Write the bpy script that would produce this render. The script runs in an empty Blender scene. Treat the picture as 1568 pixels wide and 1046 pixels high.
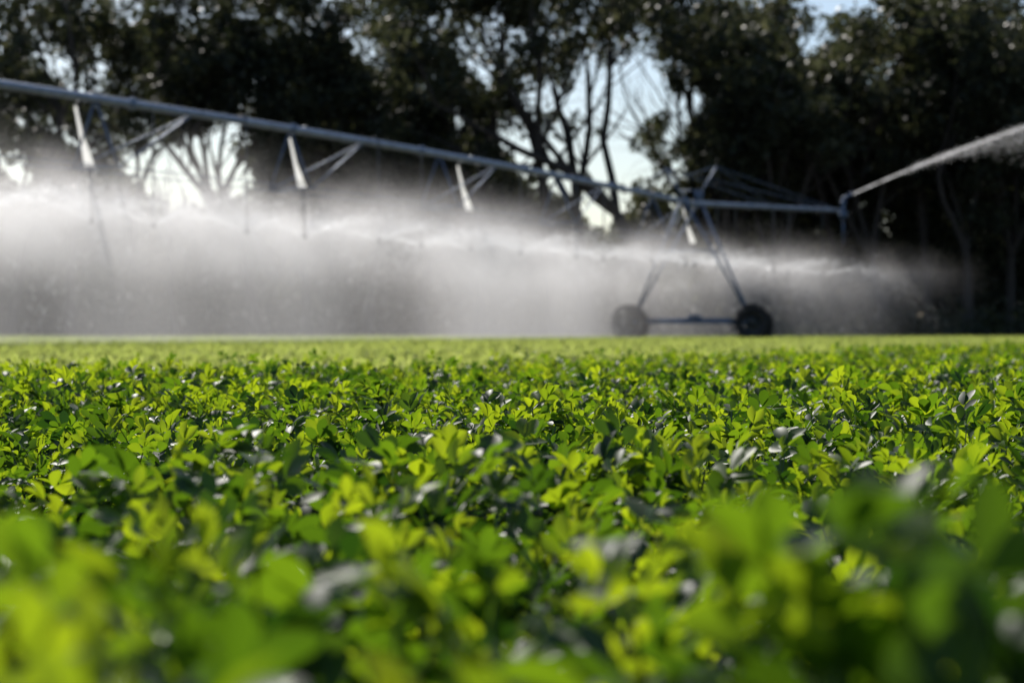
import bpy, math, random
import numpy as np
from mathutils import Vector, Matrix
random.seed(7); rng=np.random.default_rng(11)
scene=bpy.context.scene
col=scene.collection
# ------------------------------------------------ helpers
def new_mat(name):
    m=bpy.data.materials.new(name); m.use_nodes=True
    nt=m.node_tree; nt.nodes.clear()
    out=nt.nodes.new('ShaderNodeOutputMaterial')
    return m,nt,out
def N(nt,t,**kw):
    n=nt.nodes.new(t)
    for k,v in kw.items(): setattr(n,k,v)
    return n
def M(nt,op,a,b=None,c=None,clamp=False):
    n=nt.nodes.new('ShaderNodeMath'); n.operation=op; n.use_clamp=clamp
    for i,x in enumerate((a,b,c)):
        if x is None: continue
        if isinstance(x,(int,float)): n.inputs[i].default_value=x
        else: nt.links.new(x,n.inputs[i])
    return n.outputs[0]
def simple(name,color,rough=0.5,metal=0.0,noise=0.25,scale=6.0):
    m,nt,out=new_mat(name)
    b=N(nt,'ShaderNodeBsdfPrincipled'); b.inputs['Roughness'].default_value=rough; b.inputs['Metallic'].default_value=metal
    tc=N(nt,'ShaderNodeTexCoord'); no=N(nt,'ShaderNodeTexNoise'); no.inputs['Scale'].default_value=scale; no.inputs['Detail'].default_value=6
    nt.links.new(tc.outputs['Object'],no.inputs['Vector'])
    cr=N(nt,'ShaderNodeValToRGB'); e=cr.color_ramp.elements
    e[0].position=.3; e[1].position=.7
    e[0].color=tuple(c*(1-noise) for c in color)+(1,); e[1].color=tuple(min(1,c*(1+noise)) for c in color)+(1,)
    nt.links.new(no.outputs[0],cr.inputs[0]); nt.links.new(cr.outputs[0],b.inputs['Base Color'])
    nt.links.new(b.outputs[0],out.inputs[0]); return m
def translucent(name,color,alpha,tf=.7,noise_scale=None):
    m,nt,out=new_mat(name)
    tr=N(nt,'ShaderNodeBsdfTranslucent'); tr.inputs['Color'].default_value=color+(1,)
    df=N(nt,'ShaderNodeBsdfPrincipled'); df.inputs['Base Color'].default_value=color+(1,); df.inputs['Roughness'].default_value=.25
    mx=N(nt,'ShaderNodeMixShader'); mx.inputs[0].default_value=tf
    nt.links.new(df.outputs[0],mx.inputs[1]); nt.links.new(tr.outputs[0],mx.inputs[2])
    last=mx.outputs[0]
    if alpha is not None:
        tp=N(nt,'ShaderNodeBsdfTransparent'); m2=N(nt,'ShaderNodeMixShader')
        if noise_scale:
            tc=N(nt,'ShaderNodeTexCoord'); mp=N(nt,'ShaderNodeMapping'); mp.inputs['Scale'].default_value=noise_scale
            no=N(nt,'ShaderNodeTexNoise'); no.inputs['Scale'].default_value=1; no.inputs['Detail'].default_value=5
            nt.links.new(tc.outputs['Object'],mp.inputs[0]); nt.links.new(mp.outputs[0],no.inputs[0])
            sx=N(nt,'ShaderNodeSeparateXYZ'); nt.links.new(tc.outputs['Object'],sx.inputs[0])
            fall=M(nt,'DIVIDE',alpha*2.2,M(nt,'ADD',1.0,M(nt,'MULTIPLY',sx.outputs[0],.34)))
            a=M(nt,'MULTIPLY',fall,M(nt,'MULTIPLY',M(nt,'SUBTRACT',no.outputs[0],.25),2.0,clamp=True),clamp=True)
            nt.links.new(a,m2.inputs[0])
        else: m2.inputs[0].default_value=alpha
        nt.links.new(tp.outputs[0],m2.inputs[1]); nt.links.new(last,m2.inputs[2]); last=m2.outputs[0]
    nt.links.new(last,out.inputs[0]); return m
class MB:
    def __init__(s): s.v=[]; s.f=[]; s.mi=[]
    def add(s,vs,fs,mi=0):
        o=len(s.v); s.v.extend([tuple(x) for x in vs]); s.f.extend([tuple(i+o for i in f) for f in fs]); s.mi.extend([mi]*len(fs))
    def tube(s,pts,rad,sides=8,mi=0,cap=True):
        pts=[Vector(p) for p in pts]; n=len(pts)
        if isinstance(rad,(int,float)): rad=[rad]*n
        vs=[];up=None
        for i,p in enumerate(pts):
            d=(pts[min(i+1,n-1)]-pts[max(i-1,0)]).normalized()
            if up is None:
                up=Vector((0,0,1)) if abs(d.z)<.9 else Vector((1,0,0))
            a=d.cross(up)
            if a.length<1e-4: a=d.cross(Vector((0,1,0)))
            a.normalize(); b=a.cross(d).normalized(); up=b
            for k in range(sides):
                t=2*math.pi*k/sides
                vs.append(p+(a*math.cos(t)+b*math.sin(t))*rad[i])
        fs=[]
        for i in range(n-1):
            for k in range(sides):
                k2=(k+1)%sides
                fs.append((i*sides+k,i*sides+k2,(i+1)*sides+k2,(i+1)*sides+k))
        if cap:
            fs.append(tuple(range(sides))[::-1]); fs.append(tuple((n-1)*sides+k for k in range(sides)))
        s.add(vs,fs,mi)
    def box(s,c,size,rot=None,mi=0):
        c=Vector(c); x,y,z=[q/2 for q in size]
        vs=[Vector((a*x,b*y,d*z)) for a in(-1,1) for b in(-1,1) for d in(-1,1)]
        if rot is not None: vs=[rot@v for v in vs]
        s.add([v+c for v in vs],[(0,1,3,2),(4,6,7,5),(0,4,5,1),(2,3,7,6),(0,2,6,4),(1,5,7,3)],mi)
    def obj(s,name,mats,parent=None,smooth=True,loc=None,link=True):
        me=bpy.data.meshes.new(name); me.from_pydata(s.v,[],s.f)
        for m in mats: me.materials.append(m)
        if len(mats)>1: me.polygons.foreach_set('material_index',s.mi)
        if smooth: me.polygons.foreach_set('use_smooth',[True]*len(me.polygons))
        me.update()
        o=bpy.data.objects.new(name,me)
        if link: col.objects.link(o)
        if parent: o.parent=parent
        if loc: o.location=loc
        return o
def np_mesh(name,V,F,tone=None,mats=(),smooth=False,mi=None):
    me=bpy.data.meshes.new(name)
    V=np.asarray(V,dtype=np.float32); F=np.asarray(F,dtype=np.int32)
    me.vertices.add(len(V)); me.vertices.foreach_set('co',V.ravel())
    k=F.shape[1]
    me.loops.add(F.size); me.loops.foreach_set('vertex_index',F.ravel())
    me.polygons.add(len(F)); me.polygons.foreach_set('loop_start',np.arange(0,F.size,k,dtype=np.int32))
    for m in mats: me.materials.append(m)
    if smooth: me.polygons.foreach_set('use_smooth',np.ones(len(F),dtype=bool))
    if mi is not None: me.polygons.foreach_set('material_index',np.asarray(mi,dtype=np.int32))
    me.update(calc_edges=True)
    if tone is not None:
        a=me.attributes.new('tone','FLOAT','POINT'); a.data.foreach_set('value',np.asarray(tone,dtype=np.float32))
    me.validate()
    return me

# ------------------------------------------------ leaf materials
def leaf_mat(name,refl,trans,tfac,rough=.4,spec=.5,jitter=.35):
    m,nt,out=new_mat(name)
    at=N(nt,'ShaderNodeAttribute'); at.attribute_name='tone'
    oi=N(nt,'ShaderNodeObjectInfo')
    t=M(nt,'ADD',at.outputs['Fac'],M(nt,'MULTIPLY',M(nt,'SUBTRACT',oi.outputs['Random'],.5),jitter),clamp=True)
    def ramp(cols):
        r=N(nt,'ShaderNodeValToRGB'); e=r.color_ramp.elements
        e[0].color=cols[0]+(1,); e[1].color=cols[-1]+(1,)
        if len(cols)==3:
            q=e.new(.5); q.color=cols[1]+(1,)
        nt.links.new(t,r.inputs[0]); return r.outputs[0]
    b=N(nt,'ShaderNodeBsdfPrincipled'); b.inputs['Roughness'].default_value=rough; b.inputs['Specular IOR Level'].default_value=spec
    nt.links.new(ramp(refl),b.inputs['Base Color'])
    tr=N(nt,'ShaderNodeBsdfTranslucent'); nt.links.new(ramp(trans),tr.inputs['Color'])
    mx=N(nt,'ShaderNodeMixShader'); mx.inputs[0].default_value=tfac
    nt.links.new(b.outputs[0],mx.inputs[1]); nt.links.new(tr.outputs[0],mx.inputs[2])
    nt.links.new(mx.outputs[0],out.inputs[0]); return m
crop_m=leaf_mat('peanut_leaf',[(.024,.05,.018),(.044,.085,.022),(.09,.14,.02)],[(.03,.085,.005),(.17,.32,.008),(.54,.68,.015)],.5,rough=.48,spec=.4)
mist_pale_m=leaf_mat('mist_painted_leaf',[(.09,.13,.035),(.12,.17,.05),(.16,.21,.06)],[(.4,.5,.1),(.55,.64,.14),(.65,.72,.18)],.57,rough=.6,spec=.3)  # paler leaf colour stands in for spray mist hanging over the strip
stem_m=simple('crop_stem',(.09,.13,.04),.5)
tree_leaf=leaf_mat('tree_foliage',[(.018,.022,.012),(.036,.043,.022),(.07,.076,.045)],[(.02,.028,.01),(.065,.075,.028),(.2,.2,.095)],.4,rough=.5,spec=.35)
bark=simple('bark',(.045,.038,.033),.9,scale=3)
# ------------------------------------------------ crop plants
T=np.array([0,.18,.42,.65,.86,1.0]); W=np.array([.08,.5,.9,1,.7,.1])
def leaflet(base,d,n,L,Wd,fold,curl,lod=False):
    d=d/np.linalg.norm(d); s=np.cross(d,n); s/=np.linalg.norm(s)+1e-9; n=np.cross(s,d)
    tt,ww=(T,W) if not lod else (np.array([0,.6,1.]),np.array([.15,1,.15]))
    V=[]
    for t,w in zip(tt,ww):
        c=base+d*L*t-n*curl*L*t*t
        h=w*Wd/2
        V+= [c-s*h+n*h*fold, c, c+s*h+n*h*fold]
    F=[]
    for i in range(len(tt)-1):
        a=i*3
        F+=[(a,a+1,a+4,a+3),(a+1,a+2,a+5,a+4)]
    return V,F
def plant(name,seed,mat,nstem=8,nodes=4,lod=False,R=.15,H=.2):
    r=np.random.default_rng(seed); V=[];F=[];tone=[];mi=[]
    def addq(vs,fs,t,m):
        o=len(V); V.extend(vs); F.extend([tuple(q+o for q in f) for f in fs]); tone.extend([t]*len(vs)); mi.extend([m]*len(fs))
    def strip(p,q,w):
        p=np.array(p);q=np.array(q);d=q-p; 
        for ax in (0,1):
            s=np.cross(d,[0,0,1.] if ax==0 else [1.,0,0]); s=s/(np.linalg.norm(s)+1e-9)*w
            addq([p-s,p+s,q+s*.8,q-s*.8],[(0,1,2,3)],.3,1)
    for k in range(nstem):
        az=2*math.pi*(k+r.uniform(-.4,.4))/nstem; reach=R*r.uniform(.3,1.2); top=H*r.uniform(.5,1.2)
        tip=np.array([math.cos(az)*reach,math.sin(az)*reach,top]); base=np.array([r.normal(0,.01),r.normal(0,.01),0])
        prev=base
        for j in range(1,nodes+1):
            t=j/nodes
            p=base*(1-t)+tip*t; p[2]=top*t**.75
            p=p+r.normal(0,.006,3)
            if not lod: strip(prev,p,.0022)
            prev=p
            for _ in range(2 if j>1 else 1):
                a2=az+r.normal(0,1.3); up=r.uniform(.35,1.5)
                pd=np.array([math.cos(a2),math.sin(a2),up]); pd/=np.linalg.norm(pd)
                pl=r.uniform(.025,.06); q=p+pd*pl
                if not lod: strip(p,q,.0012)
                young=t>.9 and r.random()<.5
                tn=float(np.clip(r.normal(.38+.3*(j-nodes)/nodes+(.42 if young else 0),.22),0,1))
                ld=np.array([math.cos(a2),math.sin(a2),r.normal(.5,.5)+(.8 if young else 0)]); ld/=np.linalg.norm(ld)
                nn=np.array([0,0,1.])+r.normal(0,.45,3); s=np.cross(ld,nn); s/=np.linalg.norm(s); nn=np.cross(s,ld)
                L=r.uniform(.025,.049)*(1.0 if not young else .88); Wd=L*r.uniform(.44,.56)
                fold=r.uniform(.1,.5)+(.5 if young else 0)
                for pair,(off,ang) in enumerate(((0,r.uniform(.7,1.1)),(.014,r.uniform(.25,.5)))):
                    for sg in(-1,1):
                        dd=ld*math.cos(ang)+s*sg*math.sin(ang)+nn*r.normal(.12,.2)
                        vs,fs=leaflet(q+ld*off,dd,nn+r.normal(0,.25,3),L*(1 if pair else .88),Wd,fold,r.uniform(-.05,.35),lod)
                        addq(vs,fs,tn+r.normal(0,.07),0)
    me=np_mesh(name,V,F,tone,(mat,stem_m),smooth=True,mi=mi)
    return bpy.data.objects.new(name,me)
def lib(name,objs):
    c=bpy.data.collections.new(name)
    for o in objs: c.objects.link(o)
    return c
near_lib=lib('peanut_plant_kinds',[plant('peanut_plant_%d'%i,100+i,crop_m,nstem=9) for i in range(12)])
far_lib=lib('irrigated_plant_kinds',[plant('irrigated_plant_%d'%i,200+i,mist_pale_m,lod=True,nstem=9,nodes=3,H=.15) for i in range(5)])
mid_lib=lib('mid_plant_kinds',[plant('mid_plant_%d'%i,300+i,crop_m,lod=True,nstem=8,nodes=4) for i in range(5)])
def scatter(name,pts,rots,scl,idx,coll):
    me=bpy.data.meshes.new(name); me.vertices.add(len(pts)); me.vertices.foreach_set('co',np.asarray(pts,dtype=np.float32).ravel())
    a=me.attributes.new('rot','FLOAT_VECTOR','POINT'); a.data.foreach_set('vector',np.asarray(rots,dtype=np.float32).ravel())
    a=me.attributes.new('scl','FLOAT','POINT'); a.data.foreach_set('value',np.asarray(scl,dtype=np.float32))
    a=me.attributes.new('idx','INT','POINT'); a.data.foreach_set('value',np.asarray(idx,dtype=np.int32))
    o=bpy.data.objects.new(name,me); col.objects.link(o)
    ng=bpy.data.node_groups.new(name+'_gn','GeometryNodeTree')
    ng.interface.new_socket('Geometry',in_out='INPUT',socket_type='NodeSocketGeometry')
    ng.interface.new_socket('Geometry',in_out='OUTPUT',socket_type='NodeSocketGeometry')
    gi=ng.nodes.new('NodeGroupInput'); go=ng.nodes.new('NodeGroupOutput')
    ci=ng.nodes.new('GeometryNodeCollectionInfo'); ci.inputs['Collection'].default_value=coll
    ci.inputs['Separate Children'].default_value=True; ci.inputs['Reset Children'].default_value=True
    ip=ng.nodes.new('GeometryNodeInstanceOnPoints'); ip.inputs['Pick Instance'].default_value=True
    def na(n,t):
        x=ng.nodes.new('GeometryNodeInputNamedAttribute'); x.data_type=t; x.inputs['Name'].default_value=n
        return x.outputs['Attribute']
    L=ng.links.new
    L(gi.outputs[0],ip.inputs['Points']); L(ci.outputs[0],ip.inputs['Instance'])
    L(na('idx','INT'),ip.inputs['Instance Index']); L(na('rot','FLOAT_VECTOR'),ip.inputs['Rotation']); L(na('scl','FLOAT'),ip.inputs['Scale'])
    L(ip.outputs[0],go.inputs[0])
    md=o.modifiers.new('scatter','NODES'); md.node_group=ng
    return o
def yb(x): return np.interp(x,[-12,-5,-3.5,0,12,25],[5,8.6,9.6,13.5,40,78])
def zone(y0,y1,sp,pad):
    P=[]
    ys=np.arange(y0,y1,sp)
    for y in ys:
        hw=.262*y*1.12+pad
        xs=np.arange(-hw,hw,sp)
        P.append(np.stack([xs+rng.uniform(-.5,.5,len(xs))*sp,y+rng.uniform(-.5,.5,len(xs))*sp,np.zeros(len(xs))],1))
    return np.concatenate(P)
def mk(P,smin,smax,n):
    k=len(P)
    patch=.5+.5*np.sin(P[:,0]*2.1+np.sin(P[:,1]*1.3)*2)*np.sin(P[:,1]*1.7+P[:,0]*.6)
    s=smin+(smax-smin)*(.55*rng.random(k)+.45*patch)
    R=np.stack([rng.normal(0,.12,k),rng.normal(0,.12,k),rng.uniform(0,6.28,k)],1)
    return R,s,rng.integers(0,n,k)
P=zone(.55,9,.172,.9)
def bare(P,c):
    keep=np.ones(len(P),bool)
    for x,y,r in c: keep&=(((P[:,0]-x)**2+((P[:,1]-y)*.8)**2)>r*r)
    return P[keep]
P=bare(P,[(-.62,3.1,.28),(-.34,1.35,.14),(-.75,3.6,.2)])
P=P[P[:,1]<yb(P[:,0])]
R,s,i=mk(P,.64,1.26,12)
xt=np.array([[.26,1.0,0],[.36,1.12,0],[.32,.88,0],[.24,.86,0]]); P=np.concatenate([P,xt]); R=np.concatenate([R,np.array([[0,0,1.],[.1,0,2],[0,.1,5],[0,0,3]])]); s=np.concatenate([s,[1.42,1.46,1.36,1.2]]); i=np.concatenate([i,[0,3,7,9]])
scatter('peanut_crop',P,R,s,i,near_lib)
P=zone(9,60,.25,2.0); P=P[P[:,1]<yb(P[:,0])+rng.normal(0,.2,len(P))]
R,s,i=mk(P,.85,1.22,5); scatter('peanut_crop_rear',P,R,s,i,mid_lib)
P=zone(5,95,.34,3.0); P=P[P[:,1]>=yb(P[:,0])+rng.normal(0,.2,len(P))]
R,s,i=mk(P,.95,1.15,5); scatter('irrigated_crop',P,R,s,i,far_lib)  # far strip of the crop, mist haze painted into its leaf colour
# ------------------------------------------------ ground
gm,nt,out=new_mat('soil')
tc=N(nt,'ShaderNodeTexCoord'); no=N(nt,'ShaderNodeTexNoise'); no.inputs['Scale'].default_value=9; no.inputs['Detail'].default_value=10
nt.links.new(tc.outputs['Object'],no.inputs['Vector'])
cr=N(nt,'ShaderNodeValToRGB'); cr.color_ramp.elements[0].color=(.1,.07,.05,1); cr.color_ramp.elements[1].color=(.26,.19,.14,1)
cr.color_ramp.elements[0].position=.35; cr.color_ramp.elements[1].position=.68
nt.links.new(no.outputs[0],cr.inputs[0])
b=N(nt,'ShaderNodeBsdfPrincipled'); b.inputs['Roughness'].default_value=.9; nt.links.new(cr.outputs[0],b.inputs['Base Color'])
bp=N(nt,'ShaderNodeBump'); bp.inputs['Distance'].default_value=.02; nt.links.new(no.outputs[0],bp.inputs['Height']); nt.links.new(bp.outputs[0],b.inputs['Normal'])
nt.links.new(b.outputs[0],out.inputs[0])
g=MB(); g.add([(-1500,-300,0),(1500,-300,0),(1500,3000,0),(-1500,3000,0)],[(0,1,2,3)]); g.obj('ground',[gm],smooth=False)
# ------------------------------------------------ irrigator
steel=simple('galvanised_steel',(.24,.29,.36),.45,.7,.2,4)
steel_b=simple('galvanised_strut',(.10,.15,.24),.5,.4,.2,4)
rim_m=simple('wheel_rim_steel',(.05,.055,.06),.6,.3,.2,4)
bright=translucent('drop_pipe_painted_glint',(1,1,.96),None,.95)  # white translucent shell colour standing in for sun glint on the wet pipes
hose_m=simple('drop_hose',(.05,.06,.07),.5)
rubber=simple('tyre_rubber',(.018,.018,.02),.8)
Tp=Vector((6.3,70,0)); dirv=Vector((.465,.885,0)).normalized(); perp=Vector((dirv.y,-dirv.x,0))
def Wp(u,v,w): return Tp+dirv*u+perp*v+Vector((0,0,w))
SP=50.0; PH=4.95
def pipe_z(u):
    if u<=0 and u>=-SP: t=-u/SP; return PH+.75*4*t*(1-t)*.42+ .12*t
    if u<-SP: t=(-u-SP)/SP; return PH+.12+.3*4*t*(1-t)
    return PH+.62*(u/16.6)
piv=bpy.data.objects.new('center_pivot_irrigator',None); col.objects.link(piv)
mb=MB()
us=list(np.arange(-SP-12,16.7,1.0)); mb.tube([Wp(u,0,pipe_z(u)) for u in us],.09,12)
for u in np.arange(-SP-11.5,16,6.1):
    mb.tube([Wp(u-.03,0,pipe_z(u)),Wp(u+.03,0,pipe_z(u))],.14,12)
mb.obj('main_pipe',[steel],piv)
mb=MB()
st=[ -SP+3.4+7.2*k for k in range(7)]
DZ=1.45; HV=.6
for k,u in enumerate(st):
    z=pipe_z(u)
    for sg in(-1,1):
        mb.tube([Wp(u,0,z),Wp(u,sg*HV,z-DZ)],.025,6)
    mb.tube([Wp(u,-HV,z-DZ),Wp(u,HV,z-DZ)],.02,6)
    nx=st[k+1] if k+1<len(st) else None
    if nx:
        for sg in(-1,1):
            mb.tube([Wp(u,sg*HV,z-DZ),Wp(nx,sg*HV,pipe_z(nx)-DZ)],.013,6)
            mb.tube([Wp(u,sg*HV,z-DZ),Wp(u+3.4,0,pipe_z(u+3.4))],.018,6)
for sg in(-1,1):
    mb.tube([Wp(st[0],sg*HV,pipe_z(st[0])-DZ),Wp(-SP,0,PH)],.014,6)
    mb.tube([Wp(st[-1],sg*HV,pipe_z(st[-1])-DZ),Wp(-.4,0,PH)],.014,6)
mb.obj('truss',[steel_b],piv)
def tower(u0,tag):
    mb=MB(); BL=2.35
    zt=pipe_z(u0)-.05; zb=.85
    for sg in(-1,1):
        a=Wp(u0,sg*(BL-.1),zb)
        for du in(-.75,.75):
            mb.tube([a,Wp(u0+du,sg*.12,zt)],.05,6)
        for p in(.45,.75):
            q1=a.lerp(Wp(u0-.75,sg*.12,zt),p); q2=a.lerp(Wp(u0+.75,sg*.12,zt),p); mb.tube([q1,q2],.025,6)
    for du in(-.75,.75):
        a=Wp(u0,-(BL-.1),zb).lerp(Wp(u0+du,-.12,zt),.6); c=Wp(u0,BL-.1,zb).lerp(Wp(u0+du,.12,zt),.6); mb.tube([a,c],.028,6)
    mb.tube([Wp(u0-.8,0,zt),Wp(u0+.8,0,zt)],.07,8)
    rot=Matrix((dirv,perp,Vector((0,0,1)))).transposed()
    mb.box(Wp(u0,0,zb-.03),(.17,BL*2,.19),rot)
    mb.box(Wp(u0-.02,.15,zb+.12),(.3,.4,.12),rot)
    mb.tube([Wp(u0-.16,-BL+.2,zb-.1),Wp(u0-.16,BL-.2,zb-.1)],.025,8)
    mb.box(Wp(u0+.1,.25,zt+.3),(.25,.22,.35),rot)
    for sg in(-1,1):
        mb.tube([Wp(u0,0,pipe_z(u0)),Wp(u0-.05,sg*.45,pipe_z(u0)+.45),Wp(u0,sg*.95,pipe_z(u0)+1.25)],.03,6)
    mb.tube([Wp(u0,-.45,pipe_z(u0)+.45),Wp(u0,.45,pipe_z(u0)+.45)],.025,6)
    mb.obj('tower_frame'+tag,[steel_b],piv)
    for sg in(-1,1):
        w=MB(); c=Wp(u0,sg*BL,.72); wd=.26
        X=perp; Z=Vector((0,0,1)); A=dirv
        prof=[(.33,-wd*.6),(.38,-wd*.8),(.5,-wd),(.56,-wd*.95),(.58,-wd*.6),(.585,0),(.58,wd*.6),(.56,wd*.95),(.5,wd),(.38,wd*.8),(.33,wd*.6)]
        n=40; vs=[];fs=[]
        for k in range(n):
            t=2*math.pi*k/n
            for (r,a) in prof: vs.append(c+(X*math.cos(t)+Z*math.sin(t))*r*1.06+A*a)
        m=len(prof)
        for k in range(n):
            for j in range(m):
                fs.append((k*m+j,k*m+(j+1)%m,((k+1)%n)*m+(j+1)%m,((k+1)%n)*m+j))
        w.add(vs,fs,0)
        for k in range(22):
            for side in(-1,1):
                t=2*math.pi*(k+(.5 if side>0 else 0))/22
                rd=X*math.cos(t)+Z*math.sin(t); tg=-X*math.sin(t)+Z*math.cos(t)
                axd=(A*side*.95+tg*.35).normalized(); td=axd.cross(rd)
                ro=Matrix((axd,td,rd)).transposed()
                w.box(c+rd*.65+A*side*wd*.52,(.28,.06,.1),ro,0)
        rp=[(.35,-.12),(.31,-.1),(.28,-.03),(.12,.02),(.1,-.1),(0,-.1)]
        for flip in(1,-1):
            vs=[];fs=[]
            for k in range(24):
                t=2*math.pi*k/24
                for (r,a) in rp: vs.append(c+(X*math.cos(t)+Z*math.sin(t))*r+A*(a*flip))
            m=len(rp)
            for k in range(24):
                for j in range(m-1): fs.append((k*m+j,k*m+j+1,((k+1)%24)*m+j+1,((k+1)%24)*m+j))
            w.add(vs,fs,1)
        w.box(Wp(u0,sg*(BL-.05),.78),(.24,.3,.34),rot,1)
        w.obj('wheel'+tag+('_a' if sg<0 else '_b'),[rubber,rim_m],piv)
tower(0,'_outer'); tower(-SP,'_inner')
mb=MB()
for sg in(-1,1):
    for ue in(8,15.8):
        mb.tube([Wp(0,sg*.95,pipe_z(0)+1.25),Wp(ue,sg*.05,pipe_z(ue)+.05)],.012,5)
    mb.tube([Wp(0,sg*.95,pipe_z(0)+1.25),Wp(-5,0,pipe_z(-5))],.012,5)
mb.obj('overhang_cables',[steel_b],piv)
mb=MB(); ue=16.5; ze=pipe_z(ue)
mb.tube([Wp(ue-.1,0,ze),Wp(ue+.25,0,ze),Wp(ue+.3,0,ze+.1),Wp(ue+.3,0,ze+.55)],.07,8)
mb.tube([Wp(ue+.3,0,ze+.3),Wp(ue+.3,0,ze+.42)],.12,10)
mb.box(Wp(ue+.3,0,ze-.15),(.3,.3,.25))
mb.tube([Wp(ue+.3,0,ze-.3),Wp(ue+.3,0,ze-1.4)],.03,6)
gun0=Wp(ue+.3,0,ze+.55); gd=Vector((.92,.0,.40)).normalized()
mb.tube([gun0,gun0+gd*.15,gun0+gd*.45],[.07,.05,.03],8)
mb.tube([gun0+gd*.2,gun0+gd*.25+Vector((0,0,.12)),gun0+gd*.5+Vector((0,0,.08))],.015,5)
mb.obj('end_gun',[steel_b],piv)
bm_=MB(); hm=MB()
def shell(mbx,pts,rad):  # half shell left open behind, shaped so the sun brightens its front wall
    n=7; vs=[]
    for p,r_ in zip(pts,rad):
        for k in range(n):
            t=math.pi*(k/(n-1)); 
            vs.append(p+(Vector((1,0,0))*math.cos(t)-Vector((0,1,0))*math.sin(t)*.6)*r_)
    fs=[(i*n+k,i*n+k+1,(i+1)*n+k+1,(i+1)*n+k) for i in range(len(pts)-1) for k in range(n-1)]
    mbx.add(vs,fs)
def uofpx(r):
    Y=30.5/(.526-r); return (Y-70)/.885
drops=[uofpx(r) for r in (-.208,-.1013,-.018,.0938)]
full=[drops[0]-8.2*2,drops[0]-8.2,drops[0],drops[1],drops[2],drops[3]]
nozz=[]
for k,u in enumerate(full):
    z=pipe_z(u)
    pts=[Wp(u,0,z+.08),Wp(u-.02,-.12,z+.12),Wp(u,-.42,z+.03),Wp(u,-.58,z-.12)]
    hm.tube(pts,.022,8)
    q=[pts[-1],Wp(u,-.42,z-.75),Wp(u,-.3,z-1.1),Wp(u,-.2,z-1.4)]
    hm.tube([x+Vector((0,.06,0)) for x in q],.008,6)
    shell(bm_,[pts[1]+Vector((0,0,.03)),pts[2]+Vector((0,0,.02)),pts[3]],[.022,.028,.028]); shell(bm_,q,[.028,.045,.085,.11])
    hm.tube([q[-1],Wp(u,-.15,2.85)],.02,6); hm.tube([Wp(u,-.15,2.85),Wp(u,-.15,2.72)],.05,8); nozz.append((u,-.15))
for u in np.arange(-SP-9,16,2.9):
    if min(abs(u-x) for x in full)<1.2: continue
    z=pipe_z(u); sg=1 if int(u)%2 else -1
    hm.tube([Wp(u,0,z+.08),Wp(u,sg*.12,z+.12),Wp(u,sg*.2,z),Wp(u,sg*.22,2.85)],.018,6); hm.tube([Wp(u,sg*.22,2.85),Wp(u,sg*.22,2.72)],.05,8); nozz.append((u,sg*.22))
bm_.obj('drop_pipe_glint_shells',[bright],piv); hm.obj('drop_hoses',[hose_m],piv)
# ------------------------------------------------ spray: droplets thrown from each nozzle
def streams():
    r=np.random.default_rng(5); V=[];F=[]
    for (u,v) in nozz:
        k=2600 if u<0 else 1400
        nj=10
        jets=r.uniform(0,2*math.pi,nj)
        a=jets[r.integers(0,nj,k)]+r.normal(0,.06,k); e=np.radians(r.normal(25,3,k)+r.normal(0,3)); sp=r.normal(6.6,.35,k)+r.normal(0,.4)
        t0=np.abs(r.normal(0,.34,k))+.01; dt=r.uniform(.012,.03,k); wd=.0012+.002*r.random(k)
        h=sp*np.cos(e); vz=sp*np.sin(e); ps=[]
        for t in(t0,t0+dt):
            rr=h*t*(1-.12*t); z=2.74+vz*t-4.9*t*t
            uu=u+np.cos(a)*rr; vv=v+np.sin(a)*rr
            ps.append(np.stack([Tp.x+dirv.x*uu+perp.x*vv,Tp.y+dirv.y*uu+perp.y*vv,z],1))
        d=ps[1]-ps[0]; s=np.cross(d,r.normal(0,1,(k,3))); s/=np.linalg.norm(s,axis=1)[:,None]; s*=wd[:,None]
        q=np.stack([ps[0]-s,ps[0]+s,ps[1]+s,ps[1]-s],1); q=q[ps[1][:,2]>.4]
        V.append(q.reshape(-1,3))
    V=np.concatenate(V); F=np.arange(len(V)).reshape(-1,4)
    m=translucent('water_droplets',(1,1,1),None,.8)
    me=np_mesh('sprinkler_droplets',V,F,None,(m,))
    o=bpy.data.objects.new('sprinkler_droplets',me); col.objects.link(o)
streams()
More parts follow.
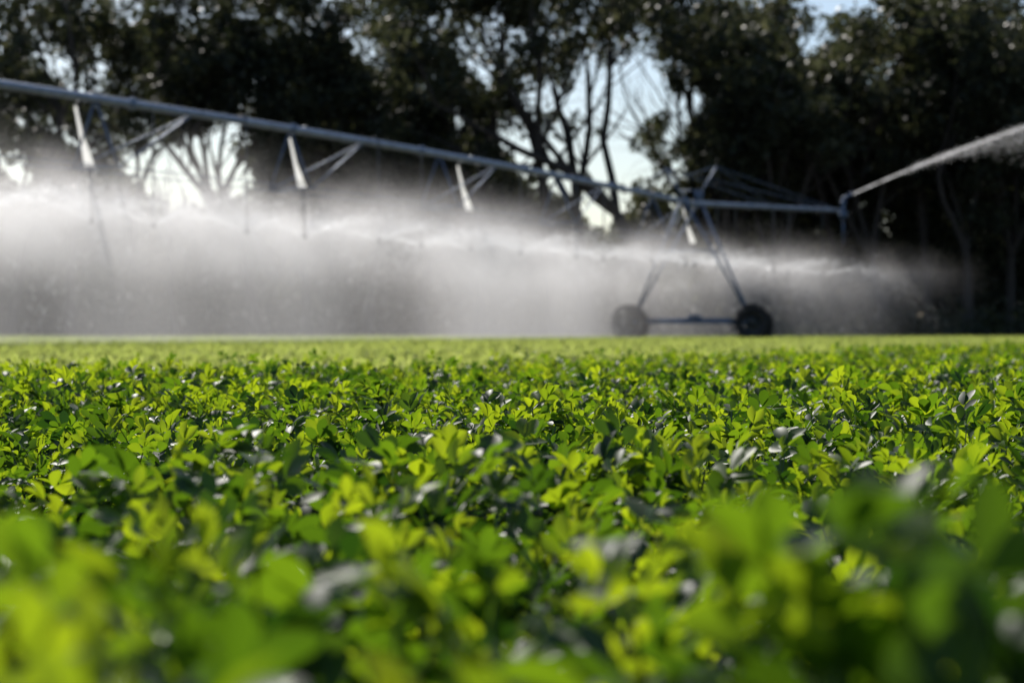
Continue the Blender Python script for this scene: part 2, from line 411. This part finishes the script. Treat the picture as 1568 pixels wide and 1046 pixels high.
def spray():
    m,nt,out=new_mat('water_spray'); L=nt.links.new
    tc=N(nt,'ShaderNodeTexCoord'); sx=N(nt,'ShaderNodeSeparateXYZ'); L(tc.outputs['Object'],sx.inputs[0])
    u,v,w=sx.outputs
    nz=N(nt,'ShaderNodeTexNoise'); nz.inputs['Scale'].default_value=.34; nz.inputs['Detail'].default_value=4; nz.inputs['Roughness'].default_value=.6; L(tc.outputs['Object'],nz.inputs['Vector'])
    mp=N(nt,'ShaderNodeMapping'); mp.inputs['Scale'].default_value=(.36,.36,.05); mp.inputs['Rotation'].default_value=(0,.22,0); L(tc.outputs['Object'],mp.inputs['Vector'])
    ns=N(nt,'ShaderNodeTexNoise'); ns.inputs['Scale'].default_value=1.0; ns.inputs['Detail'].default_value=2; L(mp.outputs[0],ns.inputs['Vector'])
    v2=M(nt,'MULTIPLY',v,v)
    vf=M(nt,'POWER',2.718,M(nt,'MULTIPLY',v2,-.1))
    # falling water drifts to the lee side near and beyond the tower
    sh=N(nt,'ShaderNodeMapRange'); sh.interpolation_type='SMOOTHSTEP'; L(u,sh.inputs[0]); sh.inputs[1].default_value=-14; sh.inputs[2].default_value=0; sh.inputs[3].default_value=0; sh.inputs[4].default_value=5.6
    bk=N(nt,'ShaderNodeMapRange'); bk.interpolation_type='SMOOTHSTEP'; L(u,bk.inputs[0]); bk.inputs[1].default_value=3; bk.inputs[2].default_value=12; bk.inputs[3].default_value=0; bk.inputs[4].default_value=4.6
    vd=M(nt,'ADD',M(nt,'SUBTRACT',v,sh.outputs[0]),bk.outputs[0])
    vfd=M(nt,'POWER',2.718,M(nt,'MULTIPLY',M(nt,'MULTIPLY',vd,vd),-.11))
    zt=M(nt,'ADD',2.2,M(nt,'MULTIPLY',nz.outputs[0],1.9))
    below=M(nt,'MULTIPLY',M(nt,'SUBTRACT',zt,w),1.0,clamp=True)
    stre=M(nt,'MULTIPLY',M(nt,'SUBTRACT',ns.outputs[0],.42),7.0,clamp=True)
    hf=M(nt,'ADD',.46,M(nt,'MULTIPLY',M(nt,'POWER',M(nt,'DIVIDE',w,3.0),3),1.0))
    dr=M(nt,'MULTIPLY',M(nt,'MULTIPLY',below,M(nt,'ADD',.42,stre)),hf)
    lowgain=N(nt,'ShaderNodeMapRange'); L(u,lowgain.inputs[0]); lowgain.inputs[1].default_value=-12; lowgain.inputs[2].default_value=1; lowgain.inputs[3].default_value=1.0; lowgain.inputs[4].default_value=3.0
    dr=M(nt,'MULTIPLY',M(nt,'MULTIPLY',dr,vfd),lowgain.outputs[0])
    hi=N(nt,'ShaderNodeMapRange'); L(u,hi.inputs[0]); hi.inputs[1].default_value=-36; hi.inputs[2].default_value=-8; hi.inputs[3].default_value=1.9; hi.inputs[4].default_value=1.35
    top=M(nt,'SUBTRACT',1.0,M(nt,'ABSOLUTE',M(nt,'DIVIDE',M(nt,'SUBTRACT',w,2.95),hi.outputs[0])),clamp=True)
    bil=M(nt,'MULTIPLY',M(nt,'SUBTRACT',nz.outputs[0],.46),5.5,clamp=True)
    fm=M(nt,'MULTIPLY',M(nt,'MULTIPLY',top,top),bil)
    mm=M(nt,'SUBTRACT',M(nt,'FLOORED_MODULO',M(nt,'ADD',u,59+290-1.45+2.9),2.9),1.45)
    r=M(nt,'SQRT',M(nt,'ADD',M(nt,'MULTIPLY',mm,mm),v2))
    zs=M(nt,'ADD',M(nt,'ADD',M(nt,'ADD',2.4,M(nt,'MULTIPLY',nz.outputs[0],.6)),M(nt,'MULTIPLY',r,.42)),M(nt,'MULTIPLY',M(nt,'MULTIPLY',r,r),-.13))
    d=M(nt,'DIVIDE',M(nt,'SUBTRACT',w,zs),.19)
    fan=M(nt,'DIVIDE',M(nt,'POWER',2.718,M(nt,'MULTIPLY',M(nt,'MULTIPLY',d,d),-1)),M(nt,'ADD',.12,M(nt,'MULTIPLY',r,r)))
    cv=N(nt,'ShaderNodeFloatCurve'); c=cv.mapping.curves[0]
    un=N(nt,'ShaderNodeMapRange'); L(u,un.inputs[0]); un.inputs[1].default_value=-56; un.inputs[2].default_value=28; L(un.outputs[0],cv.inputs[1])
    c.points[0].location=(0,.9); c.points[1].location=(1,.0)
    for uu,val in((-36,.9),(-26,.78),(-16,.66),(-9,.54),(-3,.4),(3,.36),(11,.3),(19,.18)): c.points.new((uu+56)/84,val)
    cv.mapping.update()
    tot=M(nt,'MULTIPLY',M(nt,'ADD',M(nt,'MULTIPLY',fm,.55),M(nt,'MULTIPLY',fan,.10)),vf)
    tot=M(nt,'MULTIPLY',M(nt,'ADD',tot,M(nt,'MULTIPLY',dr,.125)),cv.outputs[0])
    vs=N(nt,'ShaderNodeVolumeScatter'); vs.inputs['Color'].default_value=(.99,.965,.955,1); vs.inputs['Anisotropy'].default_value=.6
    L(tot,vs.inputs['Density']); L(vs.outputs[0],out.inputs['Volume'])
    m.cycles.volume_step_rate=.32
    mb=MB(); mb.box(((-56+28)/2,2.4,2.5),(84,15,4.7))
    o=mb.obj('sprinkler_spray',[m],smooth=False)
    o.matrix_world=Matrix.Translation(Tp)@Matrix((dirv,-perp,Vector((0,0,1)))).transposed().to_4x4()
spray()
def jet():
    m=translucent('jet_water',(1,1,1),.36,.85,(.7,9,9))
    j0=gun0+gd*.45
    root=bpy.data.objects.new('end_gun_water_jet',None); col.objects.link(root)
    for nm,r0,k1 in(('core',.022,.005),('sheath',.028,.012)):
        mb=MB(); pts=[];rad=[]
        for k in range(30):
            x=k*.8; pts.append((x,0,x*.45-.0085*x*x)); rad.append(r0+k1*x)
        mb.tube(pts,rad,14,cap=False); o=mb.obj(nm,[m],root,smooth=True,loc=j0)
    r=np.random.default_rng(9); V=[];F=[]
    for _ in range(12000):
        x=2+22*r.random()**.7; s=.02+.022*x; zc=x*.45-.0085*x*x
        p=Vector((x,r.normal(0,s),zc+r.normal(0,s)-abs(r.normal(0,.07*max(0,x-3)**1.35)))) + j0
        d=Vector((.06,0,.02-.008*x)); ss=d.cross(Vector((r.normal(),r.normal(),r.normal()))).normalized()*.003
        o=len(V); V+=[p-ss,p+ss,p+d+ss,p+d-ss]; F.append((o,o+1,o+2,o+3))
    me=np_mesh('droplets',np.array([tuple(p) for p in V]),F,None,(bpy.data.materials['water_droplets'],))
    o=bpy.data.objects.new('droplets',me); col.objects.link(o); o.parent=root
jet()
# ------------------------------------------------ trees
S=.0361
def wx(px): return (px-784)*S
def wz(py): return .5+(506-py)*S
gaps=[(285,265,96,64),(335,240,52,54),(895,240,114,52),(860,150,64,40),(985,120,44,70),(1030,170,34,54),(930,130,42,54),(925,335,34,34),(655,130,20,26),(740,100,36,30),(150,95,24,26),(125,138,20,18),(1235,70,24,38),(250,5,60,26),(30,270,60,30),(110,215,26,18),(1065,150,22,56),(800,225,42,32),(1345,110,16,28),(790,60,28,22),(955,195,32,32),(560,60,14,16),(700,190,16,14),(40,200,20,14),(450,250,16,14),(830,40,14,22)]
G=np.array([(wx(a),wz(b),c*S,d*S) for a,b,c,d in gaps])
def in_gap(P,f=1.0):
    k=np.zeros(len(P))
    X=P[:,0]*f; Z=.5+(P[:,2]-.5)*f
    X=X+.5*np.sin(Z*2.3+X); Z=Z+.4*np.sin(X*2.9)
    for x,z,a,b in G:
        q=((X-x)/a)**2+((Z-z)/b)**2
        k=np.maximum(k,np.clip(1.35-q,0,1))
    return k
def leaves(C,Rad,n,size,r,gap=True,f=1.0):
    C=np.repeat(C,n,axis=0); Rd=np.repeat(Rad,n)[:,None]
    P=C+r.normal(0,.5,C.shape)*Rd*np.array([1,1,.7])
    if gap:
        keep=r.random(len(P))>in_gap(P,f)*1.6; P=P[keep]
    k=len(P)
    a=r.normal(0,1,(k,3)); a/=np.linalg.norm(a,axis=1)[:,None]
    b=np.cross(a,r.normal(0,1,(k,3))); b/=np.linalg.norm(b,axis=1)[:,None]
    s=size*r.uniform(.6,1.3,(k,1))
    V=np.stack([P-a*s,P+b*s*.45,P+a*s,P-b*s*.45],1).reshape(-1,3)
    F=np.arange(k*4).reshape(-1,4)
    t=np.repeat(np.clip(r.normal(.45,.22,k),0,1),4)
    return V,F,t
def tree(x,y,h,seed,spread=1.0,leafn=110,trunk=.3,lean=0,first=.28,size=.2,clump=1.0,name='tree'):
    r=np.random.default_rng(seed); mb=MB(); C=[];Rd=[]
    def grow(p,d,L,rad,lev):
        n=5; pts=[p.copy()]; rr=[rad]; end=rad*(.66 if lev<3 else .25)
        q=p.copy(); dd=d.copy()
        for k in range(n):
            dd=dd+r.normal(0,.09+.04*lev,3); dd[2]+=.06; dd/=np.linalg.norm(dd)
            q=q+dd*L/n; pts.append(q.copy()); rr.append(rad+(end-rad)*(k+1)/n)
        if lev==0: rr[0]*=1.35
        mb.tube(pts,rr,8 if lev<2 else 5,cap=False)
        if lev==3:
            C.append(q); Rd.append(r.uniform(.7,1.3)*clump)
            if r.random()<.6: C.append(pts[3]); Rd.append(r.uniform(.6,1.0)*clump)
            return
        nc=[r.integers(2,5),r.integers(3,5),r.integers(3,5)][lev]
        for c in range(nc):
            t=1.0 if (c==0 or lev==0) else r.uniform(.25,.95)
            bp=pts[min(n,int(round(t*n)))]
            az=2*math.pi*(c+r.uniform(-.3,.3))/nc+seed
            ang=[.38,.62,.85][lev]*r.uniform(.6,1.25)*spread
            if c==0 and lev>0: ang*=.3
            s1=np.cross(dd,[math.cos(az),math.sin(az),.1]); s1/=np.linalg.norm(s1)
            nd=dd*math.cos(ang)+s1*math.sin(ang)
            grow(bp,nd,h*[.34,.2,.12][lev]*r.uniform(.8,1.2),end*[.8,.62,.5][lev]*(1 if c==0 else .85),lev+1)
    grow(np.array([x,y,-.1]),np.array([lean,r.normal(0,.03),1.]),h*first,trunk,0)
    V,F,t=leaves(np.array(C),np.array(Rd),leafn,size,r,f=110/y)
    bv=np.array(mb.v); bf=np.array(mb.f)
    V2=np.concatenate([bv,V]); F2=np.concatenate([bf,F+len(bv)])
    tt=np.concatenate([np.full(len(bv),.3),t]); mi=np.concatenate([np.zeros(len(bf)),np.ones(len(F))])
    V2=V2-np.array([x,y,0])
    me=np_mesh(name,V2,F2,tt,(bark,tree_leaf),mi=mi)
    o=bpy.data.objects.new(name,me); o.location=(x,y,0); col.objects.link(o)
spec=[(20,112,25),(110,108,26),(-60,110,25),(270,106,13),(200,124,27),(395,112,26),(470,108,23),(560,112,26),(650,110,23),(735,109,26),(850,107,25),(905,110,27),(1010,108,27),(1110,111,26),(1190,108,23),(1270,112,27),(1350,108,24),(1420,111,26),(1480,107,23),(1545,110,26),(1640,109,25),(1740,112,25),(-160,110,24),
 (60,122,23),(330,124,28),(620,124,23),(520,122,27),(1150,124,28),(1310,123,24),(1460,122,27),(1590,124,24),(760,124,27),(430,126,24),(1230,122,26),(1125,117,25),(1180,120,27),(1300,118,26),(1080,122,27)]
for k,(px,y,h) in enumerate(spec):
    thin=px==270; mid=px in(850,905,1010); dense=px>1090
    tree((px-784)*y/3049,y,h,500+k,spread=.85 if mid else 1.1,leafn=40 if thin else (80 if mid else 130),trunk=.17 if thin else (.5 if mid else .34),lean=rng.normal(0,.05),first=.18 if (dense or h<25) and not thin else .27,size=.24,clump=.8 if thin else 1.3)
def mass(name,x0,x1,y0,y1,hfun,n,leafn,size,seed,gap,f=1.0):
    r=np.random.default_rng(seed)
    X=r.uniform(x0,x1,n); Y=r.uniform(y0,y1,n); Z=r.random(n)*np.array([hfun(x) for x in X])
    V,F,t=leaves(np.stack([X,Y,Z],1),r.uniform(.9,1.8,n),leafn,size,r,gap,f)
    me=np_mesh(name,V,F,t,(tree_leaf,)); o=bpy.data.objects.new(name,me); col.objects.link(o)
def dist_h(x):
    px=784+x/137*3049
    h=np.interp(px,[-100,150,210,360,420,760,800,1060,1110,1700],[12,12,8,8,17,17,8,8,20,20])
    return h+1.2*math.sin(x*.9)+.8*math.sin(x*2.1)
mass('understory_shrubs',-45,45,114,120,lambda x:3.6+1.2*math.sin(x*.6)+math.sin(x*1.7)+(3 if x>14 else 0),1300,70,.28,41,False)
mass('distant_tree_mass',-55,55,131,143,dist_h,4200,60,.42,42,True,110/137)
mass('verge_grass_clumps',8,40,88,96,lambda x:.9,140,60,.16,43,False)
# ------------------------------------------------ light, world
el=math.radians(37); az=math.radians(-20)
sd=Vector((math.sin(az)*math.cos(el),math.cos(az)*math.cos(el),math.sin(el)))
sl=bpy.data.lights.new('sun','SUN'); sl.energy=5.0; sl.angle=math.radians(.53); sl.color=(1,.95,.88)
so=bpy.data.objects.new('sun',sl); so.rotation_euler=sd.to_track_quat('Z','Y').to_euler(); so.location=(0,0,60); col.objects.link(so)
w=bpy.data.worlds.new('World'); scene.world=w; w.use_nodes=True; nt=w.node_tree; nt.nodes.clear()
sk=nt.nodes.new('ShaderNodeTexSky'); sk.sky_type='NISHITA'; sk.sun_disc=False; sk.sun_elevation=el; sk.sun_rotation=az; sk.dust_density=.9; sk.air_density=1.0; sk.ozone_density=3.0
bg=nt.nodes.new('ShaderNodeBackground'); bg.inputs[1].default_value=.105; wo=nt.nodes.new('ShaderNodeOutputWorld')
nt.links.new(sk.outputs[0],bg.inputs[0]); nt.links.new(bg.outputs[0],wo.inputs[0])
# ------------------------------------------------ camera
cd=bpy.data.cameras.new('camera'); cd.lens=70; cd.sensor_width=36; cd.clip_end=5000; cd.clip_start=.02
cd.dof.use_dof=True; cd.dof.focus_distance=4.6; cd.dof.aperture_fstop=4.5
co=bpy.data.objects.new('camera',cd); co.location=(0,0,.49); co.rotation_euler=(math.radians(90-.32),0,0); col.objects.link(co)
scene.camera=co
scene.view_settings.view_transform='Standard'; scene.view_settings.look='None'; scene.view_settings.exposure=0
